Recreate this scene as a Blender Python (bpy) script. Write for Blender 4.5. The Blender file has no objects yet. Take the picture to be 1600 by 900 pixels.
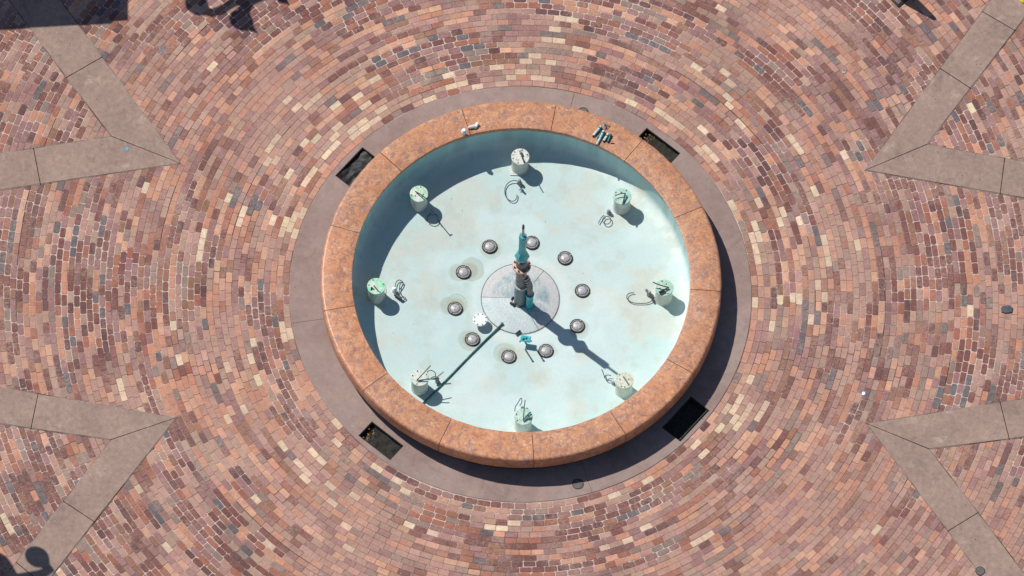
import bpy, math, random
import numpy as np
from mathutils import Matrix, Vector

# ------------------------------------------------------------------ scene, camera, sky, sun
SC = bpy.context.scene
C = SC.collection
random.seed(7)
rng = np.random.default_rng(11)
R = math.radians

TILT, ROLL, FPX, DX, DY = 0.45344927, -0.0407083, 20085.5, 0.1367, -0.0694
DIST = FPX / 100.0
_r = Vector((1, 0, 0)); _u = Vector((0, math.cos(TILT), math.sin(TILT))); _b = Vector((0, -math.sin(TILT), math.cos(TILT)))
_c, _s = math.cos(ROLL), math.sin(ROLL)
cam_r = _r * _c - _u * _s
cam_u = _r * _s + _u * _c
cam_pos = _b * DIST - _r * DX - _u * DY
cam_d = bpy.data.cameras.new('camera')
cam_d.sensor_width = 36.0
cam_d.lens = 36.0 * FPX / 1600.0
cam_d.clip_start = 1.0
cam_d.clip_end = 2000.0
cam = bpy.data.objects.new('camera', cam_d)
C.objects.link(cam)
cam.matrix_world = Matrix(((cam_r.x, cam_u.x, _b.x, cam_pos.x), (cam_r.y, cam_u.y, _b.y, cam_pos.y),
                           (cam_r.z, cam_u.z, _b.z, cam_pos.z), (0, 0, 0, 1)))
SC.camera = cam

SUNV = Vector((-0.60, 0.47, 1.0)).normalized()        # towards the sun
elev = math.asin(SUNV.z)
azim = math.atan2(SUNV.x, SUNV.y)                     # clockwise from +Y
w = bpy.data.worlds.new('World'); SC.world = w; w.use_nodes = True
nt = w.node_tree; nt.nodes.clear()
sky = nt.nodes.new('ShaderNodeTexSky'); sky.sky_type = 'NISHITA'; sky.sun_disc = False
sky.sun_elevation = elev; sky.sun_rotation = azim
sky.ozone_density = 3.0; sky.dust_density = .4
bg = nt.nodes.new('ShaderNodeBackground'); bg.inputs[1].default_value = 0.085
wo = nt.nodes.new('ShaderNodeOutputWorld')
nt.links.new(sky.outputs[0], bg.inputs[0]); nt.links.new(bg.outputs[0], wo.inputs[0])
sd = bpy.data.lights.new('sun', 'SUN'); sd.energy = 5.0; sd.angle = R(0.5); sd.color = (1.0, 0.955, 0.90)
so = bpy.data.objects.new('sun', sd); C.objects.link(so)
so.location = (-30, 25, 50)
so.rotation_euler = SUNV.to_track_quat('Z', 'Y').to_euler()
SC.view_settings.view_transform = 'Standard'
SC.view_settings.look = 'None'
SC.view_settings.gamma = 1.0
SC.view_settings.exposure = -0.32
SC.view_settings.use_curve_mapping = False

SA, SB = 0.60, 0.47


def at(u, v, z=0.0):
    """world point at height z whose picture position in the survey photograph (1600x900) is (u, v)"""
    x = y = 0.0; d = DIST
    for _ in range(12):
        X = (u - 800) * d / FPX; Y = (450 - v) * d / FPX
        X, Y = _c * X + _s * Y, -_s * X + _c * Y
        x = X - DX; Y = Y - DY
        y = (Y - z * math.sin(TILT)) / math.cos(TILT)
        d = DIST + y * math.sin(TILT) - z * math.cos(TILT)
    return Vector((x, y, z))


def shadow_src(u, v, z):
    """the point at height z whose shadow falls on the ground at picture position (u, v)"""
    g = at(u, v, 0.0)
    return Vector((g.x - SA * z, g.y + SB * z, z))


# ------------------------------------------------------------------ mesh helpers
class MB:
    def __init__(self):
        self.v = []; self.f = []; self.sm = []

    def add(self, vs, fs, smooth=False):
        o = len(self.v)
        self.v += [tuple(p) for p in vs]
        for f in fs:
            self.f.append(tuple(i + o for i in f)); self.sm.append(smooth)
        return self

    def box(self, c, s, rz=0.0, bev=0.0, M=None):
        hx, hy, hz = s[0] / 2, s[1] / 2, s[2] / 2
        b = min(bev, hx * .9, hy * .9, hz * .9)
        vs = []; fs = []
        if b <= 0:
            for z in (-hz, hz):
                for x, y in ((-hx, -hy), (hx, -hy), (hx, hy), (-hx, hy)):
                    vs.append((x, y, z))
            fs = [(3, 2, 1, 0), (4, 5, 6, 7)] + [(i, (i + 1) % 4, (i + 1) % 4 + 4, i + 4) for i in range(4)]
        else:
            rings = [(-hz, b), (-hz + b, 0), (hz - b, 0), (hz, b)]
            for z, q in rings:
                for sx, sy in ((-1, -1), (1, -1), (1, 1), (-1, 1)):
                    x1, y1 = sx * (hx - q), sy * (hy - q)
                    if q == 0:
                        pts = [(sx * hx, sy * (hy - b)), (sx * (hx - b), sy * hy)]
                    else:
                        pts = [(sx * (hx - b), sy * (hy - b * 1.001)), (sx * (hx - b * 1.001), sy * (hy - b))]
                    if sx * sy < 0:
                        pts = pts[::-1]
                    vs += [(p[0], p[1], z) for p in pts]
            n = 8
            for k in range(3):
                for i in range(n):
                    j = (i + 1) % n
                    fs.append((k * n + i, k * n + j, (k + 1) * n + j, (k + 1) * n + i))
            fs.append(tuple(range(n))[::-1]); fs.append(tuple(3 * n + i for i in range(n)))
        cz, sz = math.cos(rz), math.sin(rz)
        out = []
        for x, y, z in vs:
            if M is not None:
                p = M @ Vector((x, y, z)); out.append((p.x + c[0], p.y + c[1], p.z + c[2]))
            else:
                out.append((x * cz - y * sz + c[0], x * sz + y * cz + c[1], z + c[2]))
        return self.add(out, fs)

    def lathe(self, prof, n=48, c=(0, 0, 0), a0=0.0, a1=None, smooth=True, axis=None, cap=True):
        full = a1 is None
        m = n if full else n + 1
        vs = []
        Mx = None
        if axis is not None:
            Mx = Vector(axis).normalized().to_track_quat('Z', 'Y').to_matrix()
        for r, z in prof:
            for i in range(m):
                a = a0 + (2 * math.pi * i / n if full else (a1 - a0) * i / n)
                p = Vector((r * math.cos(a), r * math.sin(a), z))
                if Mx is not None: p = Mx @ p
                vs.append((p.x + c[0], p.y + c[1], p.z + c[2]))
        fs = []
        k = len(prof)
        for q in range(k - 1):
            for i in range(n if full else n):
                j = (i + 1) % m if full else i + 1
                fs.append((q * m + i, q * m + j, (q + 1) * m + j, (q + 1) * m + i))
        if not full and cap:
            fs.append(tuple(q * m for q in range(k)))
            fs.append(tuple(q * m + n for q in range(k))[::-1])
        return self.add(vs, fs, smooth)

    def cyl(self, p0, p1, r0, r1=None, n=16, bev=0.0):
        if r1 is None: r1 = r0
        p0 = Vector(p0); p1 = Vector(p1); L = (p1 - p0).length
        e = 0.0005
        pr = [(e, 0), (max(r0 - bev, e), 0), (r0, bev), (r1, L - bev), (max(r1 - bev, e), L), (e, L)]
        return self.lathe(pr, n, p0, axis=(p1 - p0), smooth=False if bev == 0 else True)

    def tube(self, pts, r, n=8, taper=None):
        pts = [Vector(p) for p in pts]
        vs = []; fs = []
        up = Vector((0.13, 0.21, 0.97))
        prev = None
        for i, p in enumerate(pts):
            t = (pts[min(i + 1, len(pts) - 1)] - pts[max(i - 1, 0)]).normalized()
            if prev is None:
                s = t.cross(up)
                if s.length < .05: s = t.cross(Vector((1, 0, 0)))
            else:
                s = prev - t * prev.dot(t)
            s.normalize(); prev = s
            q = t.cross(s)
            rr = r if taper is None else r + (taper - r) * i / (len(pts) - 1)
            for k in range(n):
                a = 2 * math.pi * k / n
                vs.append(p + s * (rr * math.cos(a)) + q * (rr * math.sin(a)))
        for i in range(len(pts) - 1):
            for k in range(n):
                fs.append((i * n + k, i * n + (k + 1) % n, (i + 1) * n + (k + 1) % n, (i + 1) * n + k))
        fs.append(tuple(range(n))[::-1]); fs.append(tuple((len(pts) - 1) * n + k for k in range(n)))
        return self.add(vs, fs, True)

    def prism(self, poly, z0, z1, ch=0.0):
        n = len(poly)
        ar = sum(poly[i][0] * poly[(i + 1) % n][1] - poly[(i + 1) % n][0] * poly[i][1] for i in range(n))
        if ar < 0: poly = poly[::-1]
        cx = sum(p[0] for p in poly) / n; cy = sum(p[1] for p in poly) / n
        vs = [(p[0], p[1], z0) for p in poly]
        rings = 1
        if ch > 0:
            vs += [(p[0], p[1], z1 - ch) for p in poly]; rings = 2
            ins = inset(poly, ch)
            vs += [(p[0], p[1], z1) for p in ins]
        else:
            vs += [(p[0], p[1], z1) for p in poly]
        fs = [tuple(range(n))[::-1]]
        for k in range(rings):
            fs += [(k * n + i, k * n + (i + 1) % n, (k + 1) * n + (i + 1) % n, (k + 1) * n + i) for i in range(n)]
        fs.append(tuple(rings * n + i for i in range(n)))
        return self.add(vs, fs)

    def build(self, name, m, parent=None, loc=None):
        me = bpy.data.meshes.new(name)
        me.from_pydata(self.v, [], self.f)
        me.polygons.foreach_set('use_smooth', self.sm)
        me.update()
        me.set_sharp_from_angle(angle=R(38))
        if m is not None: me.materials.append(m)
        o = bpy.data.objects.new(name, me); C.objects.link(o)
        if parent is not None:
            o.parent = parent
            o.matrix_parent_inverse = Matrix.Identity(4)
            o.location = -parent.location if loc is None else loc
        elif loc is not None:
            o.location = loc
        return o


def inset(poly, d):
    n = len(poly); out = []
    for i in range(n):
        p0 = Vector(poly[i - 1][:2]); p1 = Vector(poly[i][:2]); p2 = Vector(poly[(i + 1) % n][:2])
        e1 = (p1 - p0).normalized(); e2 = (p2 - p1).normalized()
        n1 = Vector((-e1.y, e1.x)); n2 = Vector((-e2.y, e2.x))
        b = (n1 + n2)
        k = d / max(0.25, (1 + n1.dot(n2)))
        out.append(tuple(p1 + b * k))
    return out


def smooth_path(pts, k=5):
    """Catmull-Rom through the given points"""
    P = [Vector(p) for p in pts]
    P = [P[0] * 2 - P[1]] + P + [P[-1] * 2 - P[-2]]
    out = []
    for i in range(1, len(P) - 2):
        for s in range(k):
            t = s / k
            a, b, c, d = P[i - 1], P[i], P[i + 1], P[i + 2]
            out.append(0.5 * ((2 * b) + (c - a) * t + (2 * a - 5 * b + 4 * c - d) * t * t + (3 * b - a - 3 * c + d) * t ** 3))
    out.append(P[-2])
    return out


def thing(name, label, cat, loc, group=None):
    o = bpy.data.objects.new(name, None); C.objects.link(o)
    o.location = loc; o.empty_display_size = 0.1
    o['label'] = label; o['category'] = cat
    if group: o['group'] = group
    return o


def tag(o, label, cat, group=None):
    o['label'] = label; o['category'] = cat
    if group: o['group'] = group
    return o


def struct(o):
    o['kind'] = 'structure'
    return o


def rebase(o, p):
    """move a single mesh's origin to p"""
    p = Vector(p)
    o.data.transform(Matrix.Translation(-p)); o.location = p
    return o


# ------------------------------------------------------------------ numpy value noise
_tab = rng.random((256, 256))


def vnoise(x, y):
    xi = np.floor(x).astype(int); yi = np.floor(y).astype(int)
    fx = x - xi; fy = y - yi
    fx = fx * fx * (3 - 2 * fx); fy = fy * fy * (3 - 2 * fy)
    g = lambda a, b: _tab[a % 256, b % 256]
    return (g(xi, yi) * (1 - fx) + g(xi + 1, yi) * fx) * (1 - fy) + (g(xi, yi + 1) * (1 - fx) + g(xi + 1, yi + 1) * fx) * fy


def fbm(x, y, o=4):
    s = 0; a = 1; t = 0
    for k in range(o):
        s = s + a * vnoise(x * 2 ** k + 17 * k, y * 2 ** k + 31 * k); t += a; a *= .55
    return s / t


def srgb(r, g, b):
    f = lambda c: (c / 255 / 12.92) if c <= 10 else ((c / 255 + .055) / 1.055) ** 2.4
    return (f(r), f(g), f(b))


# ------------------------------------------------------------------ materials
def new_mat(name):
    m = bpy.data.materials.new(name); m.use_nodes = True
    n = m.node_tree; n.nodes.clear()
    out = n.nodes.new('ShaderNodeOutputMaterial'); p = n.nodes.new('ShaderNodeBsdfPrincipled')
    n.links.new(p.outputs[0], out.inputs[0])
    return m, n, p


def node(n, t, **kw):
    x = n.nodes.new(t)
    for k, v in kw.items(): setattr(x, k, v)
    return x


def noise(n, vec, scale, detail=4, rough=.6, dist=0.0):
    x = node(n, 'ShaderNodeTexNoise'); x.inputs['Scale'].default_value = scale
    x.inputs['Detail'].default_value = detail; x.inputs['Roughness'].default_value = rough
    x.inputs['Distortion'].default_value = dist
    n.links.new(vec, x.inputs['Vector'])
    return x.outputs['Fac']


def ramp(n, fac, stops, interp='LINEAR'):
    x = node(n, 'ShaderNodeValToRGB'); x.color_ramp.interpolation = interp
    els = x.color_ramp.elements
    while len(els) < len(stops): els.new(0.5)
    for e, (p, c) in zip(els, stops):
        e.position = p; e.color = (c[0], c[1], c[2], 1) if not isinstance(c, (int, float)) else (c, c, c, 1)
    n.links.new(fac, x.inputs[0])
    return x.outputs[0]


def mix(n, a, b, fac, mode='MIX'):
    x = node(n, 'ShaderNodeMix', data_type='RGBA', blend_type=mode)
    def put(s, v):
        if isinstance(v, (tuple, list)): s.default_value = (*v[:3], 1)
        elif isinstance(v, (int, float)): s.default_value = v
        else: n.links.new(v, s)
    put(x.inputs[0], fac); put(x.inputs[6], a); put(x.inputs[7], b)
    return x.outputs[2]


def bump(n, p, h, dist=.01, strength=.6):
    x = node(n, 'ShaderNodeBump'); x.inputs['Strength'].default_value = strength
    x.inputs['Distance'].default_value = dist
    n.links.new(h, x.inputs['Height']); n.links.new(x.outputs[0], p.inputs['Normal'])


def mottled(name, c1, c2, c3=None, scale=8.0, rough=.6, metal=0.0, bumpd=.003, spec=None, seed=0.0, fine=0.12, specks=False):
    """a surface of two colours (and specks of a third) broken up by noise"""
    m, n, p = new_mat(name)
    tc = node(n, 'ShaderNodeTexCoord'); mp = node(n, 'ShaderNodeMapping'); mp.inputs[1].default_value = (seed, seed * 1.7, seed * .6)
    oi = node(n, 'ShaderNodeObjectInfo')
    n.links.new(tc.outputs['Object'], mp.inputs[0])
    va = node(n, 'ShaderNodeVectorMath', operation='ADD')
    ml = node(n, 'ShaderNodeVectorMath', operation='SCALE'); ml.inputs[3].default_value = 23.0
    cb = node(n, 'ShaderNodeCombineXYZ'); n.links.new(oi.outputs['Random'], cb.inputs[0]); n.links.new(oi.outputs['Random'], cb.inputs[1])
    n.links.new(cb.outputs[0], ml.inputs[0]); n.links.new(mp.outputs[0], va.inputs[0]); n.links.new(ml.outputs[0], va.inputs[1])
    v = va.outputs[0]
    a = noise(n, v, scale, 5, .62, .3)
    col = mix(n, c1, c2, ramp(n, a, [(.38, 0.0), (.62, 1.0)]))
    if c3 is not None:
        b = noise(n, v, scale * 2.3, 4, .6, .2)
        col = mix(n, col, c3, ramp(n, b, [(.60, 0.0), (.70, 1.0)]))
    f = noise(n, v, scale * 9, 3, .7)
    col = mix(n, col, ramp(n, f, [(.3, 1 - fine * 2), (.7, 1 + fine)]), 1.0, 'MULTIPLY')
    if specks:
        col = mix(n, col, srgb(92, 76, 70), ramp(n, noise(n, v, 24, 3, .6, .4), [(.675, 0.0), (.70, .75)]))
        col = mix(n, col, srgb(196, 178, 164), ramp(n, noise(n, v, 9, 5, .75, 1.5), [(.63, 0.0), (.68, .35)]))
        col = mix(n, col, srgb(118, 98, 90), ramp(n, noise(n, v, 2.2, 6, .75, 1.0), [(.56, 0.0), (.66, .38)]))
    n.links.new(col, p.inputs['Base Color'])
    p.inputs['Roughness'].default_value = rough; p.inputs['Metallic'].default_value = metal
    if spec is not None: p.inputs['Specular IOR Level'].default_value = spec
    bump(n, p, f, bumpd)
    return m


def attr_mat(name, rough, bscale, bdist, fine, spec=.3, scales=(3.0, 40.0), speck=None):
    m, n, p = new_mat(name)
    at_ = node(n, 'ShaderNodeAttribute', attribute_name='Col')
    tc = node(n, 'ShaderNodeTexCoord'); v = tc.outputs['Object']
    a = noise(n, v, scales[0], 5, .6); b = noise(n, v, scales[1], 4, .7)
    col = mix(n, at_.outputs['Color'], ramp(n, a, [(.3, 1 - fine), (.7, 1 + fine)]), 1.0, 'MULTIPLY')
    col = mix(n, col, ramp(n, b, [(.3, 1 - fine * 1.6), (.7, 1 + fine * 1.3)]), 1.0, 'MULTIPLY')
    if speck:
        s = noise(n, v, speck[0], 2, .5)
        col = mix(n, col, speck[1], ramp(n, s, [(speck[2], 0.0), (speck[2] + .03, .75)]))
    n.links.new(col, p.inputs['Base Color'])
    p.inputs['Roughness'].default_value = rough; p.inputs['Specular IOR Level'].default_value = spec
    bump(n, p, noise(n, v, bscale, 4, .7), bdist)
    return m


M = {}
M['concrete'] = mottled('band_concrete', srgb(171, 145, 131), srgb(157, 134, 122), srgb(180, 157, 143), 1.3, .85, specks=True, bumpd=.002, spec=.2, fine=.10)
M['ring'] = mottled('ring_concrete', srgb(166, 145, 137), srgb(152, 130, 122), srgb(170, 144, 130), .8, .8, specks=True, bumpd=.002, spec=.25, fine=.06)
M['joint'] = mottled('joint_dirt', (.045, .035, .03), (.10, .08, .065), None, 6, .95, spec=.1)
M['sand_joint'] = mottled('sand_joint', (.42, .36, .31), (.16, .12, .10), None, 5, .95, spec=.1)
def brick_mat():
    m, n, p = new_mat('brick_paver')
    at_ = node(n, 'ShaderNodeAttribute', attribute_name='Col')
    tc = node(n, 'ShaderNodeTexCoord'); v = tc.outputs['Object']
    col = mix(n, at_.outputs['Color'], ramp(n, noise(n, v, 13, 5, .7, .4), [(.34, .84), (.66, 1.14)]), 1.0, 'MULTIPLY')
    col = mix(n, col, ramp(n, noise(n, v, 60, 4, .75), [(.32, .84), (.68, 1.14)]), 1.0, 'MULTIPLY')
    # dust and worn-in sand lying over groups of bricks, cutting across their joints
    big = noise(n, v, 1.1, 5, .65, .5); sm = noise(n, v, 20, 5, .75, .8)
    mm = node(n, 'ShaderNodeMath', operation='MULTIPLY')
    n.links.new(ramp(n, big, [(.44, .12), (.60, 1.0)]), mm.inputs[0]); n.links.new(ramp(n, sm, [(.40, 0.0), (.60, .55)]), mm.inputs[1])
    col = mix(n, col, srgb(188, 158, 143), mm.outputs[0])
    # dark spalls and white lime flecks
    col = mix(n, col, srgb(74, 56, 50), ramp(n, noise(n, v, 34, 4, .7, .6), [(.655, 0.0), (.69, .85)]))
    col = mix(n, col, srgb(218, 204, 192), ramp(n, noise(n, v, 27, 4, .72, 1.5), [(.64, 0.0), (.68, .7)]))
    st = noise(n, v, .8, 4, .6)
    col = mix(n, col, ramp(n, st, [(.36, (.90, .87, .86)), (.62, (1.05, 1.04, 1.03))]), 1.0, 'MULTIPLY')
    n.links.new(col, p.inputs['Base Color'])
    p.inputs['Roughness'].default_value = .84; p.inputs['Specular IOR Level'].default_value = .2
    bump(n, p, sm, .004)
    return m


M['brick'] = brick_mat()
M['paint'] = attr_mat('basin_paint', .62, 30, .002, .025, .25, (1.2, 22.0), (16.0, (.16, .20, .20), .765))
M['cwall'] = mottled('rough_stone_wall', (.07, .06, .055), (.10, .085, .075), None, 5, .9, spec=.2)
M['teal'] = mottled('teal_paint', srgb(74, 196, 200), srgb(48, 158, 168), srgb(130, 214, 208), 14, .42, bumpd=.001)
M['brown_metal'] = mottled('weathered_metal', srgb(142, 128, 122), srgb(104, 98, 100), srgb(176, 150, 132), 10, .5, .2, .001)
M['blue_metal'] = mottled('stained_metal', srgb(104, 128, 138), srgb(132, 126, 124), srgb(76, 128, 138), 8, .5, .15, .001)
M['flange'] = mottled('copper_flange', srgb(228, 192, 172), srgb(206, 172, 154), srgb(232, 220, 204), 18, .5, .1, .001)
M['dark'] = mottled('black_rubber', (.012, .014, .017), (.03, .032, .035), None, 20, .55)
M['cable'] = mottled('dark_cable', (.035, .045, .055), (.07, .075, .08), None, 20, .5)
M['white'] = mottled('white_plastic', srgb(228, 232, 228), srgb(205, 212, 208), srgb(190, 180, 165), 16, .45, bumpd=.001)
M['bright'] = mottled('bright_white_paint', srgb(246, 250, 250), srgb(236, 242, 242), None, 16, .4, bumpd=.0005, fine=.03)
M['can'] = mottled('canister_paint', srgb(216, 216, 206), srgb(200, 204, 194), srgb(176, 180, 158), 7, .55, bumpd=.001)
M['green_rod'] = mottled('green_metal', srgb(62, 92, 78), srgb(38, 62, 58), srgb(120, 110, 70), 20, .45, .3)
M['hose'] = mottled('teal_hose', srgb(62, 120, 116), srgb(42, 82, 78), srgb(130, 130, 108), 9, .5)
M['fitting'] = mottled('grey_fitting', srgb(176, 172, 176), srgb(142, 138, 146), srgb(205, 200, 195), 25, .45, .2)
M['rim'] = mottled('lamp_rim', srgb(66, 62, 62), srgb(44, 44, 46), srgb(110, 102, 96), 30, .4, .5)
M['lens'] = mottled('dusty_lens', srgb(208, 207, 204), srgb(166, 166, 166), srgb(240, 238, 234), 30, .25, bumpd=.003, fine=.25)
M['bezel'] = mottled('lamp_bezel', srgb(176, 172, 168), srgb(132, 130, 128), srgb(88, 84, 82), 24, .5, .2, .002, fine=.2)
M['pit'] = mottled('pit_dirt', (.026, .026, .021), (.052, .046, .034), (.10, .085, .06), 14, .9, bumpd=.02, fine=.4)
M['grate'] = mottled('cast_iron', srgb(118, 112, 106), srgb(96, 94, 92), None, 20, .55, .4)
M['stone_piece'] = mottled('slate', srgb(86, 90, 96), srgb(66, 72, 80), None, 14, .7)
M['cyan'] = mottled('cyan_plastic', srgb(70, 175, 200), srgb(90, 190, 210), None, 14, .5)
M['yellow'] = mottled('yellow_plastic', srgb(235, 222, 90), srgb(225, 205, 60), None, 14, .5)
M['steel'] = mottled('polished_steel', (.9, .9, .9), (.85, .85, .85), None, 14, .38, 1.0, .0001, fine=.02)
M['lamp_metal'] = mottled('black_lamp_metal', (.02, .022, .022), (.03, .03, .03), None, 14, .5, .2)
M['globe'] = mottled('frosted_globe', (.75, .75, .72), (.7, .7, .68), None, 6, .35)
M['roof'] = mottled('roof_panel', (.22, .21, .2), (.27, .26, .25), None, 3, .7)
M['cone_red'] = mottled('cone_red', srgb(160, 50, 62), srgb(140, 40, 52), srgb(180, 80, 80), 10, .5)
M['cone_base'] = mottled('cone_base', srgb(128, 112, 112), srgb(96, 80, 84), None, 8, .7)
M['leaf'] = mottled('dry_leaf', srgb(190, 130, 62), srgb(140, 95, 50), None, 30, .8)
M['slot'] = mottled('strip_metal', srgb(98, 104, 86), srgb(70, 78, 66), None, 12, .6)


def granite():
    m, n, p = new_mat('orange_granite')
    tc = node(n, 'ShaderNodeTexCoord'); oi = node(n, 'ShaderNodeObjectInfo')
    va = node(n, 'ShaderNodeVectorMath', operation='ADD')
    ml = node(n, 'ShaderNodeVectorMath', operation='SCALE'); ml.inputs[3].default_value = 31.0
    cb = node(n, 'ShaderNodeCombineXYZ'); n.links.new(oi.outputs['Random'], cb.inputs[0]); n.links.new(oi.outputs['Random'], cb.inputs[2])
    n.links.new(cb.outputs[0], ml.inputs[0]); n.links.new(tc.outputs['Object'], va.inputs[0]); n.links.new(ml.outputs[0], va.inputs[1])
    v = va.outputs[0]
    a = noise(n, v, 6.0, 7, .76, .8)
    col = ramp(n, a, [(.34, srgb(146, 110, 96)), (.43, srgb(188, 134, 102)), (.52, srgb(210, 148, 104)), (.62, srgb(216, 166, 130))])
    c2 = noise(n, v, 2.2, 4, .6, .5)
    col = mix(n, col, srgb(200, 132, 88), ramp(n, c2, [(.46, 0.0), (.62, .6)]))
    c3 = noise(n, v, 3.4, 5, .65, 1.2)
    col = mix(n, col, srgb(168, 128, 118), ramp(n, c3, [(.54, 0.0), (.64, .65)]))
    d = noise(n, v, 10, 6, .8, 1.0)
    col = mix(n, col, srgb(140, 110, 102), ramp(n, d, [(.52, 0.0), (.58, .75)]))
    e = noise(n, v, 15, 5, .8, 1.2)
    col = mix(n, col, srgb(172, 104, 66), ramp(n, e, [(.54, 0.0), (.61, .7)]))
    g = noise(n, v, 21, 5, .8)
    g2 = noise(n, v, 2.7, 3, .6)
    mm = node(n, 'ShaderNodeMath', operation='MULTIPLY')
    n.links.new(ramp(n, g, [(.56, 0.0), (.64, .65)]), mm.inputs[0]); n.links.new(ramp(n, g2, [(.42, .12), (.56, 1.0)]), mm.inputs[1])
    col = mix(n, col, srgb(238, 212, 192), mm.outputs[0])
    # each stone a little lighter or darker than its neighbours
    rr = ramp(n, oi.outputs['Random'], [(0.0, (.93, .95, .97)), (1.0, (1.05, 1.02, 1.0))])
    col = mix(n, col, rr, 1.0, 'MULTIPLY')
    n.links.new(col, p.inputs['Base Color'])
    p.inputs['Roughness'].default_value = .40; p.inputs['Specular IOR Level'].default_value = .5
    bump(n, p, d, .004, .5)
    return m


M['granite'] = granite()


def lid_mat(name, tint, amount, dirt):
    m, n, p = new_mat(name)
    tc = node(n, 'ShaderNodeTexCoord'); v = tc.outputs['Object']
    a = noise(n, v, 8, 4, .6, .8); b = noise(n, v, 24, 4, .75, .5)
    col = mix(n, srgb(222, 226, 218), tint, ramp(n, a, [(.60 - amount * .35, 0.0), (.72 - amount * .25, 1.0)]))
    col = mix(n, col, dirt, ramp(n, b, [(.50, 0.0), (.62, .8)]))
    n.links.new(col, p.inputs['Base Color']); p.inputs['Roughness'].default_value = .5
    bump(n, p, b, .002)
    return m


M['mortar'] = attr_mat('mortar', .95, 50, .002, .12, .1, (8.0, 50.0))


def far_ground():
    """pavement beyond the modelled pavers: the same brick tones"""
    m, n, p = new_mat('far_paving')
    tc = node(n, 'ShaderNodeTexCoord'); v = tc.outputs['Object']
    br = node(n, 'ShaderNodeTexBrick'); br.inputs['Scale'].default_value = 5.0
    br.inputs['Color1'].default_value = (*srgb(170, 125, 108), 1); br.inputs['Color2'].default_value = (*srgb(135, 92, 84), 1)
    br.inputs['Mortar'].default_value = (*srgb(165, 145, 132), 1); br.inputs['Mortar Size'].default_value = .02
    n.links.new(v, br.inputs['Vector'])
    col = mix(n, br.outputs['Color'], ramp(n, noise(n, v, .7, 4), [(.3, .8), (.7, 1.15)]), 1.0, 'MULTIPLY')
    n.links.new(col, p.inputs['Base Color']); p.inputs['Roughness'].default_value = .9
    return m


M['far'] = far_ground()

# ------------------------------------------------------------------ ground: base sheet and real brick pavers
RIN, ROUT = 3.6186, 13.6


def darkfield(x, y):
    """how dark and wide-jointed the paving is at a place, -1 to 1"""
    rc = np.hypot(x, y); am = np.arctan2(y, x)
    dk = fbm(x * .42 + 5, y * .42 + 9, 4)
    th = np.abs(am)                                         # seamless along the courses
    st = fbm(rc * 1.7 + np.where(am > 0, 0, 31), th * 2.6 + 60, 4)
    st = st * .6 + .4 * fbm(rc * 3.3 + 7, y * .8 + x * .3 + 60, 3)
    return np.clip((dk - .5) * 3.2 + (st - .5) * 4.2, -1, 1)


def mortar_sheet():
    nr, na = 130, 420
    rr = np.linspace(3.608, ROUT + .05, nr); aa = 2 * np.pi * np.arange(na) / na
    X = (rr[:, None] * np.cos(aa)); Y = (rr[:, None] * np.sin(aa)); Z = np.full_like(X, -.0062)
    V = np.stack([X, Y, Z], -1).reshape(-1, 3)
    I = np.arange(nr - 1)[:, None] * na; J = np.arange(na)[None]; J2 = (J + 1) % na
    Q = np.stack([I + J, I + na + J, I + na + J2, I + J2], -1).reshape(-1, 4)
    me = bpy.data.meshes.new('ground'); me.from_pydata(V.tolist(), [], Q.tolist()); me.update()
    x, y = V[:, 0], V[:, 1]
    f = np.clip(darkfield(x, y) * 1.2 + .45, 0, 1)[:, None]
    n = fbm(x * 1.9 + 70, y * 1.9 + 30, 4)[:, None]
    col = np.array(srgb(150, 118, 104))[None] * (1 - f) + np.array(srgb(206, 184, 170))[None] * f
    k = np.clip((n - .56) * 7, 0, 1) * .8
    col = col * (1 - k) + np.array(srgb(96, 72, 62))[None] * k
    ca = me.color_attributes.new('Col', 'FLOAT_COLOR', 'POINT'); cc = np.ones((len(V), 4), np.float32); cc[:, :3] = col
    ca.data.foreach_set('color', cc.reshape(-1)); me.materials.append(M['mortar'])
    o = bpy.data.objects.new('ground', me); C.objects.link(o); return o


struct(mortar_sheet())
b = MB(); b.lathe([(ROUT, -.016), (320, -.016)], 128, smooth=False)
struct(b.build('far_ground', M['far']))


CR = MB()


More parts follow.
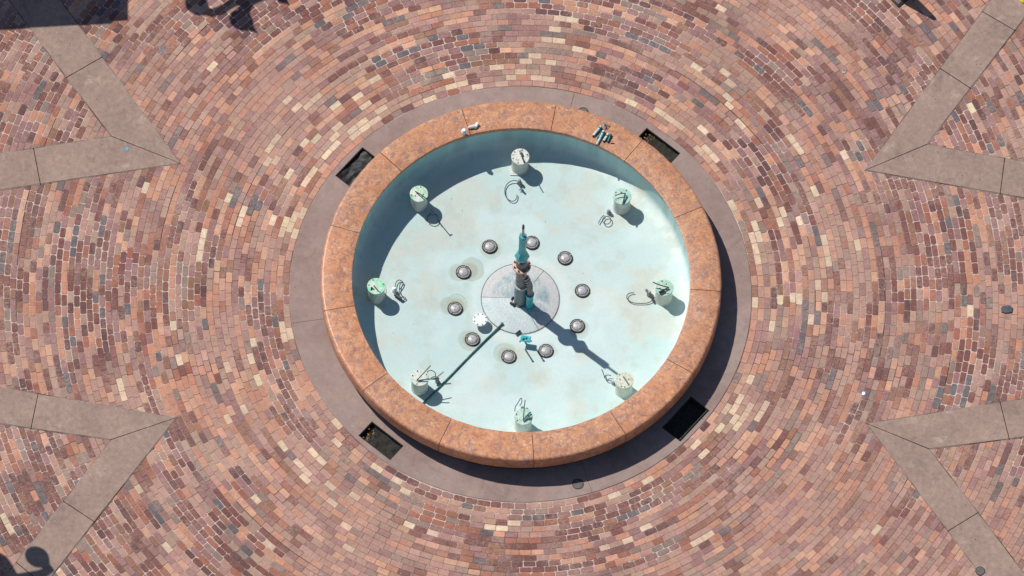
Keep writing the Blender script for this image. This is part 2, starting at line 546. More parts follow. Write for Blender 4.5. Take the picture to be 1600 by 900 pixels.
def brick_field():
    V = []; COL = []
    gr_ = lambda q: .003
    pal = {
        'pink': (181, 140, 126), 'tan': (174, 142, 124), 'orange': (198, 139, 110), 'peach': (210, 160, 131), 'maroon': (120, 74, 70),
        'mauve': (150, 111, 109), 'brown': (146, 103, 84), 'grey': (142, 124, 114), 'slate': (92, 96, 102), 'cream': (230, 207, 174),
        'rust': (160, 100, 80), 'plum': (100, 68, 71)}
    keys = list(pal); lin = np.array([srgb(*pal[k]) for k in keys])
    base = np.array([.185, .11, .125, .085, .115, .145, .065, .045, .030, .022, .06, .035])
    wid = .0990
    k = 0; r = RIN + .004
    while r < ROUT:
        rc = r + wid / 2
        n = int(round(2 * math.pi * rc / .194))
        ph = rng.random() * 2 * math.pi
        jit = rng.normal(0, .0095 / rc, n)
        ed = ph + 2 * math.pi * (np.arange(n)) / n + jit
        a0 = ed; a1 = np.roll(ed, -1).copy(); a1[-1] += 2 * math.pi
        wob = (fbm(np.cos(ed) * 5 + 40, np.sin(ed) * 5 + rc * .9 + 40, 3) - .5) * .034 + rng.normal(0, .0013, n)
        amm = (a0 + a1) / 2
        dark = darkfield(rc * np.cos(amm), rc * np.sin(amm))
        gw = np.clip(.45 + dark * .9, 0, 1)
        ga = (.0016 + .0040 * gw) * rng.uniform(.5, 1.7, n)
        gr = (.0013 + .0036 * gw) * rng.uniform(.4, 1.7, n)
        # now and then a course leaves a wider, dark joint
        crack = np.zeros(n)
        if k in (10, 21, 32, 43, 54):
            crack = np.clip((fbm(np.cos(ed) * 2.5 + 9, np.sin(ed) * 2.5 + k, 3) - .56) * .12, 0, .006)
            for q in range(n):
                if crack[q] > .001:
                    aa = np.linspace(a0[q], a1[q], 4); rr_ = r + wob[q] + gr_(q) * .5
                    vs = [((rr_ - .002) * math.cos(t_), (rr_ - .002) * math.sin(t_), -.0045) for t_ in aa] + [((rr_ + crack[q] + .003) * math.cos(t_), (rr_ + crack[q] + .003) * math.sin(t_), -.0045) for t_ in aa]
                    CR.add(vs, [(i, i + 4, i + 5, i + 1)[::-1] for i in range(3)])
        ri = r + wob + gr + crack; ro = r + wid + wob - gr
        am = (a0 + a1) / 2
        x = rc * np.cos(am); y = rc * np.sin(am)
        # colour fields
        cr = np.clip(1.3 - (rc - RIN) / 1.15, 0, 1)
        P = np.repeat(base[None, :], n, 0)
        d = np.clip(dark, 0, 1)[:, None]; l = np.clip(-dark, 0, 1)[:, None]
        P *= 1 + d * np.array([-.7, -.55, -.7, -.85, 3.6, 1.8, 1.2, .6, 1.8, -.9, 2.0, 4.5]) + l * np.array([.7, .6, .5, .5, -.8, -.3, -.6, .1, -.5, .3, -.6, -1])
        P[:, keys.index('cream')] *= .3 + cr * 13 * np.clip((fbm(x * 1.1 + 33, y * 1.1 + 71, 3) - .34) * 5, 0, 1.6)
        P[:, keys.index('peach')] *= 1 + cr * .8
        P = np.clip(P, 0, None); P /= P.sum(1, keepdims=True)
        u = rng.random(n)[:, None]
        idx = (P.cumsum(1) < u).sum(1).clip(0, len(keys) - 1)
        for q in range(1, n):                               # like bricks were often laid side by side
            if idx[q - 1] != 9 and rng.random() < .26: idx[q] = idx[q - 1]
            elif idx[q - 1] == 9 and rng.random() < .12: idx[q] = 9
        c = lin[idx] * rng.normal(1, .085, (n, 1)).clip(.75, 1.3) * (1 + rng.normal(0, .025, (n, 3)))
        # pull towards the local mean in the pale zones, as worn and dusty pavers are
        mean = lin[keys.index('pink')]
        soft = (.08 + .34 * np.clip(-dark + .25, 0, 1))[:, None]
        c = c * (1 - soft) + mean * soft
        g_ = c.mean(1, keepdims=True); c = (c * .96 + g_ * .04) * 1.03
        c = np.clip(c, .01, .9)
        zt = rng.normal(0, .0005, n)
        ch = .0022; cor = rng.uniform(.004, .006, n) + .019 * gw * rng.random(n)
        tx = rng.normal(0, .004, n); ty = rng.normal(0, .003, n)
        zb = -.014
        def ringpts(ins, z, corner):
            # eight points, corners cut
            pts = []
            A0 = a0 + (ga + ins) / rc; A1 = a1 - (ga + ins) / rc
            I = ri + ins; O = ro - ins
            cc = corner; ca = cc / rc
            for (aa, rr) in ((A0 + ca, I), (A1 - ca, I), (A1, I + cc), (A1, O - cc), (A1 - ca, O), (A0 + ca, O), (A0, O - cc), (A0, I + cc)):
                px = rr * np.cos(aa); py = rr * np.sin(aa)
                zz = z + (zt + tx * (rr - rc) + ty * (aa - am) * rc if z > -.01 else 0)
                pts.append(np.stack([px, py, zz + 0 * px], -1))
            return np.stack(pts, 1)
        low = ringpts(0, zb, cor); mid = ringpts(0, -.0030, cor); top = ringpts(ch, -.0005, cor)
        V.append(np.concatenate([low, mid, top], 1)); COL.append(c)
        r += wid; k += 1
    V = np.concatenate(V); COL = np.concatenate(COL)
    nb = len(V)
    idx = (np.arange(nb) * 24)[:, None]
    quads = []
    for q in (0, 8):
        for i in range(8):
            j = (i + 1) % 8
            quads.append(np.array([q + i, q + j, q + 8 + j, q + 8 + i]))
    quads = np.array(quads)
    Q = (idx[:, None] + quads[None]).reshape(-1, 4)
    T = (idx + np.arange(16, 24)[None])
    me = bpy.data.meshes.new('brick_paving')
    nv = nb * 24; nq = len(Q); npoly = nq + nb
    me.vertices.add(nv); me.vertices.foreach_set('co', V.reshape(-1).astype(np.float32))
    me.loops.add(nq * 4 + nb * 8)
    me.loops.foreach_set('vertex_index', np.concatenate([Q.reshape(-1), T.reshape(-1)]).astype(np.int32))
    me.polygons.add(npoly)
    ls = np.concatenate([np.arange(nq) * 4, nq * 4 + np.arange(nb) * 8]).astype(np.int32)
    lt = np.concatenate([np.full(nq, 4), np.full(nb, 8)]).astype(np.int32)
    me.polygons.foreach_set('loop_start', ls)
    try:
        me.polygons.foreach_set('loop_total', lt)
    except Exception:
        pass
    me.update(calc_edges=True); me.validate()
    me.polygons.foreach_set('use_smooth', np.zeros(len(me.polygons), bool))
    ca = me.color_attributes.new('Col', 'FLOAT_COLOR', 'POINT')
    cc = np.ones((nb, 24, 4), np.float32); cc[:, :, :3] = COL[:, None, :]
    ca.data.foreach_set('color', cc.reshape(-1))
    me.materials.append(M['brick'])
    o = bpy.data.objects.new('brick_paving', me); C.objects.link(o)
    return o


struct(brick_field())
struct(CR.build('open_joint', M['joint']))

# ------------------------------------------------------------------ concrete star bands
def g2(u, v):
    p = at(u, v, 0); return (p.x, p.y)


def lineint(p1, p2, p3, p4):
    x1, y1 = p1; x2, y2 = p2; x3, y3 = p3; x4, y4 = p4
    d = (x1 - x2) * (y3 - y4) - (y1 - y2) * (x3 - x4)
    a = x1 * y2 - y1 * x2; b_ = x3 * y4 - y3 * x4
    return ((a * (x3 - x4) - (x1 - x2) * b_) / d, (a * (y3 - y4) - (y1 - y2) * b_) / d)


def band(apex, inner, arms):
    """arms: for each, (outer far point, inner far point, [joint pairs], total length factor)"""
    for outer_far, inner_far, joints in arms:
        a = g2(*apex); i = g2(*inner); of = g2(*outer_far); inf = g2(*inner_far)
        # extend well beyond the frame
        def ext(p, q, L):
            d = Vector((q[0] - p[0], q[1] - p[1])).normalized(); return (p[0] + d.x * L, p[1] + d.y * L)
        L = 9.5
        oe = ext(a, of, L); ie = ext(i, inf, L - 1.1)
        cuts = [(a, i)]
        for (jo, ji) in joints:
            cuts.append((lineint(a, oe, g2(*jo), g2(*ji)), lineint(i, ie, g2(*jo), g2(*ji))))
        # carry on with the same spacing outside the frame
        do = Vector((oe[0] - a[0], oe[1] - a[1])).normalized()
        lo, li = cuts[-1]
        for k in range(4):
            lo = (lo[0] + do.x * 1.75, lo[1] + do.y * 1.75); li = (li[0] + do.x * 1.75, li[1] + do.y * 1.75)
            cuts.append((lo, li))
        for k in range(len(cuts) - 1):
            (o0, i0), (o1, i1) = cuts[k], cuts[k + 1]
            poly = [o0, o1, i1, i0]
            n = len(poly)
            ar = sum(poly[q][0] * poly[(q + 1) % n][1] - poly[(q + 1) % n][0] * poly[q][1] for q in range(n))
            if ar < 0: poly = poly[::-1]
            slabs.prism(inset(poly, .005), -.03, .008 + random.uniform(-.0012, .0012), .003)
            beds_poly = poly
            dark_bed.prism(inset(beds_poly, -.009), -.03, .0022)


slabs = MB(); dark_bed = MB()
band((281.7, 255.3), (174, 213), [((123, 40), (43, 42), [((155, 92), (108, 119))]), ((0, 297), (0, 240), [((63, 287), (53, 234))])])
band((275.4, 652.8), (174, 687), [((0, 605), (0, 663), [((60, 613.8), (49, 667))]), ((85, 895), (40, 860), [((148, 816), (100, 784)), ((50, 899), (26.6, 880))])])
band((1352, 266), (1448, 226), [((1548.4, 0), (1585.8, 48), [((1468.4, 106.7), (1514.7, 137)), ((1536, 19), (1585.8, 48))]), ((1600, 309), (1600, 253), [((1562.7, 304), (1569.8, 249))])])
band((1354.3, 662), (1451.7, 701.7), [((1600, 623), (1600, 683), [((1563, 630), (1577, 686))]), ((1526.7, 890), (1596.7, 890), [((1478, 832), (1527, 802))])])
struct(slabs.build('path', M['concrete']))
M['bed'] = mottled('band_edge_joint', (.07, .055, .045), (.36, .31, .27), None, 1.6, .95, spec=.1)
struct(dark_bed.build('path_bed', M['bed']))

# ------------------------------------------------------------------ concrete ring round the fountain, with four pits
PITS = [(142.0, 3.205, 3.525, .33), (52.1, 3.19, 3.50, .345), (-128.0, 3.205, 3.530, .325), (-38.0, 3.17, 3.545, .355)]
b = MB(); b.lathe([(2.9, -.28), (2.9, 0.004), (3.606, 0.004), (3.614, -.003), (3.614, -.28), (2.9, -.28)], 360, smooth=False)
ring = b.build('pavement', M['ring'])
cut = MB()
for a, r0, r1, hw in PITS:
    cut.box(((r0 + r1) / 2 * math.cos(R(a)), (r0 + r1) / 2 * math.sin(R(a)), .0), (r1 - r0, hw * 2, .33), R(a))
# radial construction joints and hairline cracks of the ring
for a in (-169.0, -70.0, 78.5):
    w_ = .004
    cut.box((3.3 * math.cos(R(a)), 3.3 * math.sin(R(a)), .0), (1.2, w_ * 1.5, .016), R(a))
cuto = cut.build('cutter', None)
md = ring.modifiers.new('b', 'BOOLEAN'); md.operation = 'DIFFERENCE'; md.object = cuto; md.solver = 'EXACT'
try: md.use_self = False
except Exception: pass
dg = bpy.context.evaluated_depsgraph_get()
me2 = bpy.data.meshes.new_from_object(ring.evaluated_get(dg))
ring.modifiers.clear(); ring.data = me2
me2.polygons.foreach_set('use_smooth', np.zeros(len(me2.polygons), bool))
bpy.data.objects.remove(cuto, do_unlink=True)
struct(ring)

pit_labels = [
    'dark rectangular pit with crumpled black lining by the upper left of the fountain',
    'narrow dark pit with dry tan leaves at one end, upper right of the fountain',
    'dirt filled open pit in full sun at the lower left of the fountain',
    'pit in the black shadow at the lower right with a metal edge strip']
for q, (a, r0, r1, hw) in enumerate(PITS):
    ca, sa = math.cos(R(a)), math.sin(R(a)); rm = (r0 + r1) / 2
    P0 = Vector((rm * ca, rm * sa, -.13))
    t = thing('recessed_pit', pit_labels[q], 'ground pit', P0, 'rectangular pits in the concrete ring')
    m = MB()
    d = (r1 - r0); e = .012
    for (lx, ly, sx, sy) in ((d / 2 - e / 2, 0, e, hw * 2 - .004), (-d / 2 + e / 2, 0, e, hw * 2 - .004), (0, hw - e / 2 - .001, d - 2 * e - .002, e), (0, -hw + e / 2 + .001, d - 2 * e - .002, e)):
        m.box((P0.x + lx * ca - ly * sa, P0.y + lx * sa + ly * ca, -.068), (sx, sy, .132), R(a))
    m.build('frame', M['pit'], t)
    # uneven floor of soil
    nx, ny = 14, 26; vs = []; fs = []
    for i in range(nx + 1):
        for j in range(ny + 1):
            lx = (i / nx - .5) * (d - .006); ly = (j / ny - .5) * (2 * hw - .006)
            X = P0.x + lx * ca - ly * sa; Y = P0.y + lx * sa + ly * ca
            z = -.085 + float(fbm(np.array(X * 11.0), np.array(Y * 11.0), 4) - .5) * .07
            vs.append((X, Y, min(z, -.03)))
    for i in range(nx):
        for j in range(ny):
            fs.append((i * (ny + 1) + j, (i + 1) * (ny + 1) + j, (i + 1) * (ny + 1) + j + 1, i * (ny + 1) + j + 1))
    m = MB(); m.add(vs, fs, True); m.build('soil', M['pit'], t)
    if q == 0:
        m = MB()
        vs = []; fs = []; nx, ny = 12, 18
        for i in range(nx + 1):
            for j in range(ny + 1):
                lx = (i / nx - .5) * (d - .05); ly = (j / ny - .5) * (2 * hw - .05)
                X = P0.x + lx * ca - ly * sa; Y = P0.y + lx * sa + ly * ca
                z = -.035 + abs(float(fbm(np.array(X * 6.0 + 3), np.array(Y * 6.0), 2) - .5)) * .16 - .03
                vs.append((X, Y, z))
        for i in range(nx):
            for j in range(ny):
                fs.append((i * (ny + 1) + j, (i + 1) * (ny + 1) + j, (i + 1) * (ny + 1) + j + 1, i * (ny + 1) + j + 1))
        m.add(vs, fs, True); m.build('liner', M['dark'], t)
    if q in (1, 2):
        m = MB()
        for k in range(26 if q == 1 else 16):
            ly = hw * (.72 if q == 1 else -.75) + random.gauss(0, .05 if q == 1 else .04); lx = random.uniform(-.42, .42) * d
            X = P0.x + lx * ca - ly * sa; Y = P0.y + lx * sa + ly * ca
            s = random.uniform(.008, .02); an = random.uniform(0, 6.3); z = -.04 + random.uniform(0, .025)
            m.add([(X + s * math.cos(an), Y + s * math.sin(an), z), (X + s * .5 * math.cos(an + 1.6), Y + s * .5 * math.sin(an + 1.6), z + .006),
                   (X - s * math.cos(an), Y - s * math.sin(an), z), (X - s * .5 * math.cos(an + 1.6), Y - s * .5 * math.sin(an + 1.6), z + .004)], [(0, 1, 2, 3)])
        o = m.build('leaf_litter', M['leaf'], t); o['kind'] = 'stuff'
    if q == 3:
        m = MB(); lx = d / 2 - .035
        m.box((P0.x + lx * ca, P0.y + lx * sa, -.012), (.012, hw * 2 - .03, .018), R(a), .003)
        m.build('edge_strip', M['slot'], t)

# ------------------------------------------------------------------ fountain
F = thing('fountain', 'large round drained fountain with orange granite rim and pale teal painted basin', 'fountain', (0, 0, 0))

lights_px = [(765, 385), (831, 379), (883, 403), (910, 454), (902, 509), (853, 548), (795, 557), (738, 530), (711, 482), (724, 425)]
ZF = -.215


def floor_z(r):
    return float(np.interp(r, [0, .62, 1.1, 2.0, 2.45, 2.56, 2.63, 2.66, 2.67], [-.22, -.22, -.21, -.155, -.125, -.115, -.08, .0, .41]))


def basin():
    prof = [(r, floor_z(r)) for r in np.concatenate([np.linspace(.02, 2.45, 110)])]
    prof += [(2.51, -.120), (2.56, -.113), (2.60, -.098), (2.63, -.07), (2.65, -.03), (2.66, .03), (2.664, .15), (2.668, .28), (2.67, .43)]
    n = 540
    ang = 2 * np.pi * np.arange(n) / n
    pr = np.array(prof)
    X = pr[:, 0][:, None] * np.cos(ang); Y = pr[:, 0][:, None] * np.sin(ang); Z = np.repeat(pr[:, 1][:, None], n, 1)
    Z = Z + (fbm(X * 1.3 + 20, Y * 1.3 + 20, 3) - .5) * .008 * (pr[:, 0][:, None] < 2.5)
    V = np.stack([X, Y, Z], -1).reshape(-1, 3)
    k = len(prof); I = np.arange(k - 1)[:, None] * n; J = np.arange(n)[None]
    J2 = (J + 1) % n
    Q = np.stack([I + J, I + n + J, I + n + J2, I + J2], -1).reshape(-1, 4)[:, ::-1]
    me = bpy.data.meshes.new('basin'); me.from_pydata(V.tolist(), [], Q.tolist()); me.polygons.foreach_set('use_smooth', [True] * len(Q)); me.update()
    x = V[:, 0]; y = V[:, 1]; rr = np.hypot(x, y)
    c0 = np.array(srgb(198, 218, 214)); col = np.repeat(c0[None], len(V), 0)

    def blend(mask, tgt):
        nonlocal col
        col = col * (1 - mask[:, None]) + np.array(tgt)[None] * mask[:, None]
    n1 = fbm(x * .9 + 3, y * .9 + 7, 5); n2 = fbm(x * 2.1 + 50, y * 2.1 + 11, 5); n3 = fbm(x * 5 + 5, y * 5 + 90, 4)
    blend(np.clip((n1 - .46) * 4, 0, 1) * .8, srgb(190, 215, 211))
    blend(np.clip((n2 - .50) * 6, 0, 1) * .7, srgb(204, 208, 196))
    blend(np.clip((n3 - .57) * 7, 0, 1) * .34, srgb(190, 194, 178))
    blend(np.clip((fbm(x * 1.6 + 80, y * 1.6 + 40, 4) - .55) * 6, 0, 1) * .5, srgb(212, 230, 227))
    # dried wash around the middle and whiter rim where water stood
    blend(np.clip(1 - np.abs(rr - .72) / .14, 0, 1) * .5, srgb(224, 232, 226))
    blend(np.clip((rr - 2.42) / .1, 0, 1) * .5 * (n3 > .45), srgb(226, 236, 230))
    # green and ochre patches where the lamps were re-bedded
    pats = [((724, 425), .20, .05, .20, .9), ((765, 385), .05, -.05, .17, .55), ((711, 482), .05, .08, .19, .85), ((738, 530), -.07, -.01, .19, .85),
            ((795, 557), -.09, .05, .19, .8), ((902, 509), .05, -.06, .16, .55), ((853, 548), .06, .0, .13, .25), ((701, 478), .0, .0, .16, .5), ((716, 427), .0, .0, .17, .5)]
    for (u, v), ox, oy, rad, am in pats:
        p = at(u, v, ZF)
        d = np.hypot(x - p.x - ox * .6, y - p.y - oy) + (n3 - .5) * .09
        blend(np.clip((rad - d) / .02, 0, 1) * min(1, am * 1.0), srgb(184, 199, 186))
        blend(np.clip(1 - np.abs(d - rad + .02) / .018, 0, 1) * am * .35, srgb(150, 172, 160))
        dl = np.hypot(x - p.x - ox * .4, y - p.y - oy * .5) + (n3 - .5) * .05
        blend(np.clip((.15 - dl) / .03, 0, 1) * am * .6, srgb(166, 162, 142))
    for k2 in range(14):   # rust and dirt marks on the floor
        a_, r_ = rng.random() * 6.28, rng.uniform(.8, 2.35)
        d = np.hypot((x - r_ * math.cos(a_)), (y - r_ * math.sin(a_))) + (n3 - .5) * .12
        blend(np.clip((.09 - d) / .08, 0, 1) * .35, srgb(190, 186, 158))
    for (u, v) in ((842, 268), (985, 318), (1000, 300), (1030, 430)):   # faint ochre scuffs beside canisters
        p = at(u, v, -.13); d = np.hypot(x - p.x, y - p.y) + (n3 - .5) * .1
        blend(np.clip((.12 - d) / .08, 0, 1) * .35, srgb(222, 208, 178))
    wl = np.clip((Z.reshape(-1) + .06) / .08, 0, 1)
    blend(wl * .45, srgb(150, 206, 204))
    blend(wl * np.clip((n3 - .5) * 5, 0, 1) * .3, srgb(110, 150, 145))
    ca = me.color_attributes.new('Col', 'FLOAT_COLOR', 'POINT')
    cc = np.ones((len(V), 4), np.float32); cc[:, :3] = col
    ca.data.foreach_set('color', cc.reshape(-1))
    me.materials.append(M['paint'])
    o = bpy.data.objects.new('basin', me); C.objects.link(o); o.parent = F
    return o


basin()
b = MB(); b.lathe([(3.045, -.2), (3.045, .28), (2.69, .28), (2.69, .41)], 180, smooth=True); b.build('outer_wall', M['cwall'], F)

# thirteen granite coping stones
prof_c = [(2.640, .412), (2.635, .443), (2.640, .450), (2.655, .453), (3.070, .453), (3.086, .451), (3.100, .446), (3.111, .437), (3.119, .424), (3.123, .405),
          (3.125, .38), (3.124, .20), (3.118, .18), (3.10, .172), (3.05, .172), (3.05, .22), (2.68, .26), (2.64, .412)]
prof_c = [(r + (.004 if r > 3.04 else 0), z + .032) for r, z in prof_c]
for k in range(13):
    a0 = -1.2 + 360 / 13 * k; a1 = a0 + 360 / 13
    jo = [random.uniform(-.002, .002) for _ in range(2)]
    g = .0048
    m = MB()
    n = 36
    vs = []; fs = []
    for i in range(n + 1):
        for (r, z) in prof_c:
            aa = R(a0) + (R(a1) - R(a0)) * i / n
            if i == 0: aa += g / r
            if i == n: aa -= g / r
            wv = (math.sin(aa * 37 + k) + math.sin(aa * 91 + k * 3)) * .0012 if r > 3.0 else (math.sin(aa * 41 + k * 2)) * .0012
            vs.append(((r + wv) * math.cos(aa), (r + wv) * math.sin(aa), z + jo[0] * (z > .4)))
    L = len(prof_c)
    for i in range(n):
        for q in range(L - 1):
            fs.append((i * L + q, (i + 1) * L + q, (i + 1) * L + q + 1, i * L + q + 1))
    m.add(vs, fs, True)
    m.add([vs[q] for q in range(L - 1)], [tuple(range(L - 1))])
    m.add([vs[n * L + q] for q in range(L - 1)], [tuple(range(L - 1))[::-1]])
    o = m.build('coping_stone', M['granite'], F)
for k in range(13):
    a = R(-1.2 + 360 / 13 * k)
    jm = MB(); jm.box((2.875 * math.cos(a), 2.875 * math.sin(a), .34), (.40, .014, .14), a)
    jm.build('joint_filler', M['joint'], F)

# middle slab of three sectors
M['slab_pale'] = mottled('pale_slab', srgb(210, 221, 219), srgb(198, 212, 211), srgb(218, 214, 208), 5, .75, bumpd=.003, fine=.10)
M['slab_grey'] = mottled('brushed_slab', srgb(190, 192, 190), srgb(160, 174, 176), srgb(204, 194, 188), 5, .8, bumpd=.006, fine=.2)
def slab_mat():
    m, n, p = new_mat('brushed_slab')
    tc = node(n, 'ShaderNodeTexCoord'); v = tc.outputs['Object']
    mp = node(n, 'ShaderNodeMapping'); mp.inputs[2].default_value = (0, 0, R(55)); mp.inputs[3].default_value = (1, .28, 1)
    n.links.new(v, mp.inputs[0])
    ln = node(n, 'ShaderNodeVectorMath', operation='LENGTH'); n.links.new(v, ln.inputs[0])
    br = noise(n, mp.outputs[0], 38, 5, .75, .8); a = noise(n, v, 4.5, 5, .65, .5)
    c = mix(n, srgb(200, 204, 202), srgb(160, 178, 182), ramp(n, a, [(.40, 0.0), (.60, 1.0)]))
    c = mix(n, c, ramp(n, br, [(.36, .74), (.62, 1.12)]), 1.0, 'MULTIPLY')
    e = mix(n, srgb(207, 207, 204), srgb(188, 188, 187), ramp(n, noise(n, v, 40, 4, .7), [(.45, 0.0), (.6, 1.0)]))
    c = mix(n, c, e, ramp(n, ln.outputs['Value'], [(.47, 0.0), (.53, 1.0)]))
    n.links.new(c, p.inputs['Base Color']); p.inputs['Roughness'].default_value = .85
    bump(n, p, br, .006, .8)
    return m


M['slab_grey'] = slab_mat()
M['slab_joint'] = mottled('slab_joint', srgb(112, 108, 110), srgb(150, 148, 148), None, 9, .9)
for (s0, s1, mt) in ((180, 300, 'slab_pale'), (-60, 55, 'slab_grey'), (55, 180, 'slab_grey')):
    m = MB()
    prof = [(.012, -.235), (.012, -.206), (.598, -.206), (.604, -.209), (.604, -.235)]
    m.lathe(prof, 60, a0=R(s0) + .010, a1=R(s1) - .010, smooth=False)
    m.build('center_slab', M[mt], F)
m = MB(); m.lathe([(.602, -.2125), (.619, -.2125)], 128, smooth=False)
for a in (180, 55, -60):
    q = MB(); q.box((.3 * math.cos(R(a)), .3 * math.sin(R(a)), -.211), (.6, .02, .008), R(a)); q.build('slab_joint', M['slab_joint'], F)
m.build('slab_joint', M['slab_joint'], F)

# ------------------------------------------------------------------ nozzle column in the middle
N = thing('fountain_nozzle', 'tall grey pipe column with copper flange and teal nozzle at the basin centre', 'nozzle', (0, 0, -.206))
bx, by = .0, -.045
def LZ(u, v, z): return at(u, v, z)
m = MB(); m.cyl((bx, by, -.206), (bx, by, .40), .098, .098, 32, .004)
m.lathe([(.098, -.206), (.118, -.206), (.118, -.19), (.098, -.185)], 32, (bx, by, 0)); m.build('lower_pipe', M['blue_metal'], N)
m = MB(); m.lathe([(.07, .385), (.112, .385), (.116, .39), (.116, .42), (.112, .425), (.07, .425)], 32, (bx, by, 0)); m.build('collar', M['slab_grey'], N)
m = MB(); m.cyl((bx, by, .42), (bx, by + .005, 1.04), .086, .084, 32, .004); m.build('upper_pipe', M['brown_metal'], N)
fl = MB(); fl.lathe([(.02, 1.035), (.142, 1.035), (.145, 1.04), (.145, 1.068), (.142, 1.073), (.02, 1.073)], 40, (bx, by, 0)); flo = fl.build('flange', M['flange'], N)
for k in range(8):
    a = R(22.5 + 45 * k)
    q = MB(); q.lathe([(.0005, 1.10), (.012, 1.10), (.014, 1.096), (.014, 1.01), (.0005, 1.01)], 6, (bx + .12 * math.cos(a), by + .12 * math.sin(a), 0), smooth=False)
    q.build('bolt', M['rim'], flo, loc=(0, 0, 0))
m = MB(); m.lathe([(.09, 1.073), (.09, 1.19), (.07, 1.23), (.02, 1.24)], 32, (bx, by, 0)); m.build('neck', M['brown_metal'], N)
m = MB(); m.lathe([(.02, 1.24), (.06, 1.25), (.116, 1.38), (.116, 1.42), (.064, 1.52), (.061, 1.54)], 6, (bx, by, 0), smooth=False)
m.lathe([(.061, 1.53), (.060, 2.00), (.058, 2.02), (.066, 2.03), (.066, 2.06), (.058, 2.065), (.064, 2.08), (.064, 2.12), (.02, 2.12)], 6, (bx, by, 0), a0=.3, smooth=False)
m.build('teal_barrel', M['teal'], N)
m = MB(); m.cyl((bx, by, 2.11), (bx, by, 2.37), .022, .020, 12); m.build('nozzle_tube', M['flange'], N)
m = MB(); m.cyl((bx, by, 2.37), (bx, by, 2.48), .021, .017, 12, .004); m.build('nozzle_tip', M['dark'], N)
# side pipe
sp = (.145, -.115)
m = MB(); m.cyl((sp[0], sp[1], -.206), (sp[0], sp[1], .20), .060, .057, 24, .004)
m.lathe([(.06, -.206), (.078, -.206), (.078, -.18), (.06, -.175)], 24, (sp[0], sp[1], 0)); m.lathe([(.058, .17), (.068, .175), (.068, .21), (.03, .213)], 24, (sp[0], sp[1], 0))
m.build('side_pipe', M['teal'], N)
m = MB(); m.tube(smooth_path([(sp[0], sp[1], .19), (sp[0], sp[1], .36), (sp[0] - .005, sp[1] + .01, .50), (sp[0] - .05, sp[1] + .035, .62), (bx + .03, by, .70)], 6), .045, 14)
m.build('elbow_pipe', M['brown_metal'], N)
m = MB()
for dz in (0, .06, .12):
    m.lathe([(.047, -.012), (.056, -.012), (.056, .012), (.047, .012)], 20, (sp[0] - .03 + dz * -.3, sp[1] + .02 + dz * .2, .55 + dz), axis=(-.5, .3, .8))
m.build('clamp', M['fitting'], N)
m = MB(); m.box((bx + .03, by - .09, .90), (.05, .03, .06), .3, .006); m.cyl((bx + .03, by - .10, .9), (bx + .05, by - .14, .92), .012, .012, 10)
m.build('valve_stub', M['fitting'], N)

# ------------------------------------------------------------------ ten lamps sunk round the middle
lab = [
    'round basin lamp with ochre halo, first left of the teal nozzle tip',
    'round basin lamp half hidden behind the teal nozzle barrel',
    'round basin lamp on clean paint, second one clockwise from the nozzle barrel',
    'rightmost round basin lamp in the ring of ten, on clean paint',
    'round basin lamp touched by the long nozzle shadow, with stain at its right',
    'round basin lamp at the lower right beside the shadow of the small teal valve',
    'lowest round basin lamp in the ring, with grey stain at its upper left',
    'round basin lamp just above the long dark hose, below the white capped flange',
    'leftmost round basin lamp in the ring of ten, with pale green patch',
    'round basin lamp with wide green patch on its right, upper left of the slab']


def make_lamp(name, label, p, rot):
    t = thing(name, label, 'underwater light', (p.x, p.y, p.z), 'underwater lights round the nozzle column')
    m = MB(); m.lathe([(.104, .010), (.106, .026), (.113, .026), (.118, .020), (.120, .0), (.120, -.02)], 40); m.build('rim', M['rim'], t, loc=(0, 0, 0))
    m = MB(); m.lathe([(.083, .004), (.083, .018), (.086, .022), (.101, .022), (.104, .018), (.104, .004)], 40); m.build('bezel', M['bezel'], t, loc=(0, 0, 0))
    m = MB(); m.lathe([(.082, .000), (.077, .004), (.075, .022), (.068, .029), (.055, .036), (.036, .041), (.018, .043), (.0005, .044)], 40); m.build('lens', M['lens'], t, loc=(0, 0, 0))
    for k in range(3):
        a = rot + k * 2.094
        m = MB(); m.box((.100 * math.cos(a), .100 * math.sin(a), .032), (.024, .018, .012), a, .003)
        m.build('clip', M['fitting'], t, loc=(0, 0, 0))
    return t


for k, (u, v) in enumerate(lights_px):
    p = at(u, v, ZF + .02); p.z = floor_z(math.hypot(p.x, p.y)) + .002
    make_lamp('underwater_light', lab[k], p, k * 1.3)

# ------------------------------------------------------------------ eight canisters
CANR = 2.255
lidpx = {92: (813, 244.5), 47: (972.2, 306.7), 2: (1038, 449.4), 317: (975.5, 594), 273: (818, 651), 228: (656, 590), 183: (588, 447), 137: (654.7, 302.6)}
can_lab = {
    92: 'topmost white speckled canister with one slanted rod, standing under the far basin wall',
    47: 'upper right canister with turquoise lid and angled black rod',
    2: 'rightmost canister with turquoise and yellow lid and thick black bent rod',
    317: 'lower right canister with cream yellow lid, touched by the nozzle shadow',
    273: 'bottom canister whose base is hidden by the rim, three rods sticking up',
    228: 'lower left canister beside the end of the long dark hose',
    183: 'leftmost canister with bright mint green lid, half in the wall shadow',
    137: 'upper left canister with mint lid and long slanted rod over a black ring'}
tints = {92: (srgb(214, 214, 190), .15, srgb(150, 148, 110)), 47: (srgb(160, 216, 208), .68, srgb(186, 178, 110)), 2: (srgb(152, 210, 196), .62, srgb(190, 180, 90)),
         317: (srgb(208, 212, 184), .55, srgb(170, 185, 150)), 273: (srgb(168, 216, 198), .62, srgb(140, 160, 140)), 228: (srgb(184, 214, 204), .3, srgb(196, 180, 150)),
         183: (srgb(124, 224, 184), .46, srgb(140, 196, 120)), 137: (srgb(110, 204, 162), .42, srgb(212, 206, 160))}
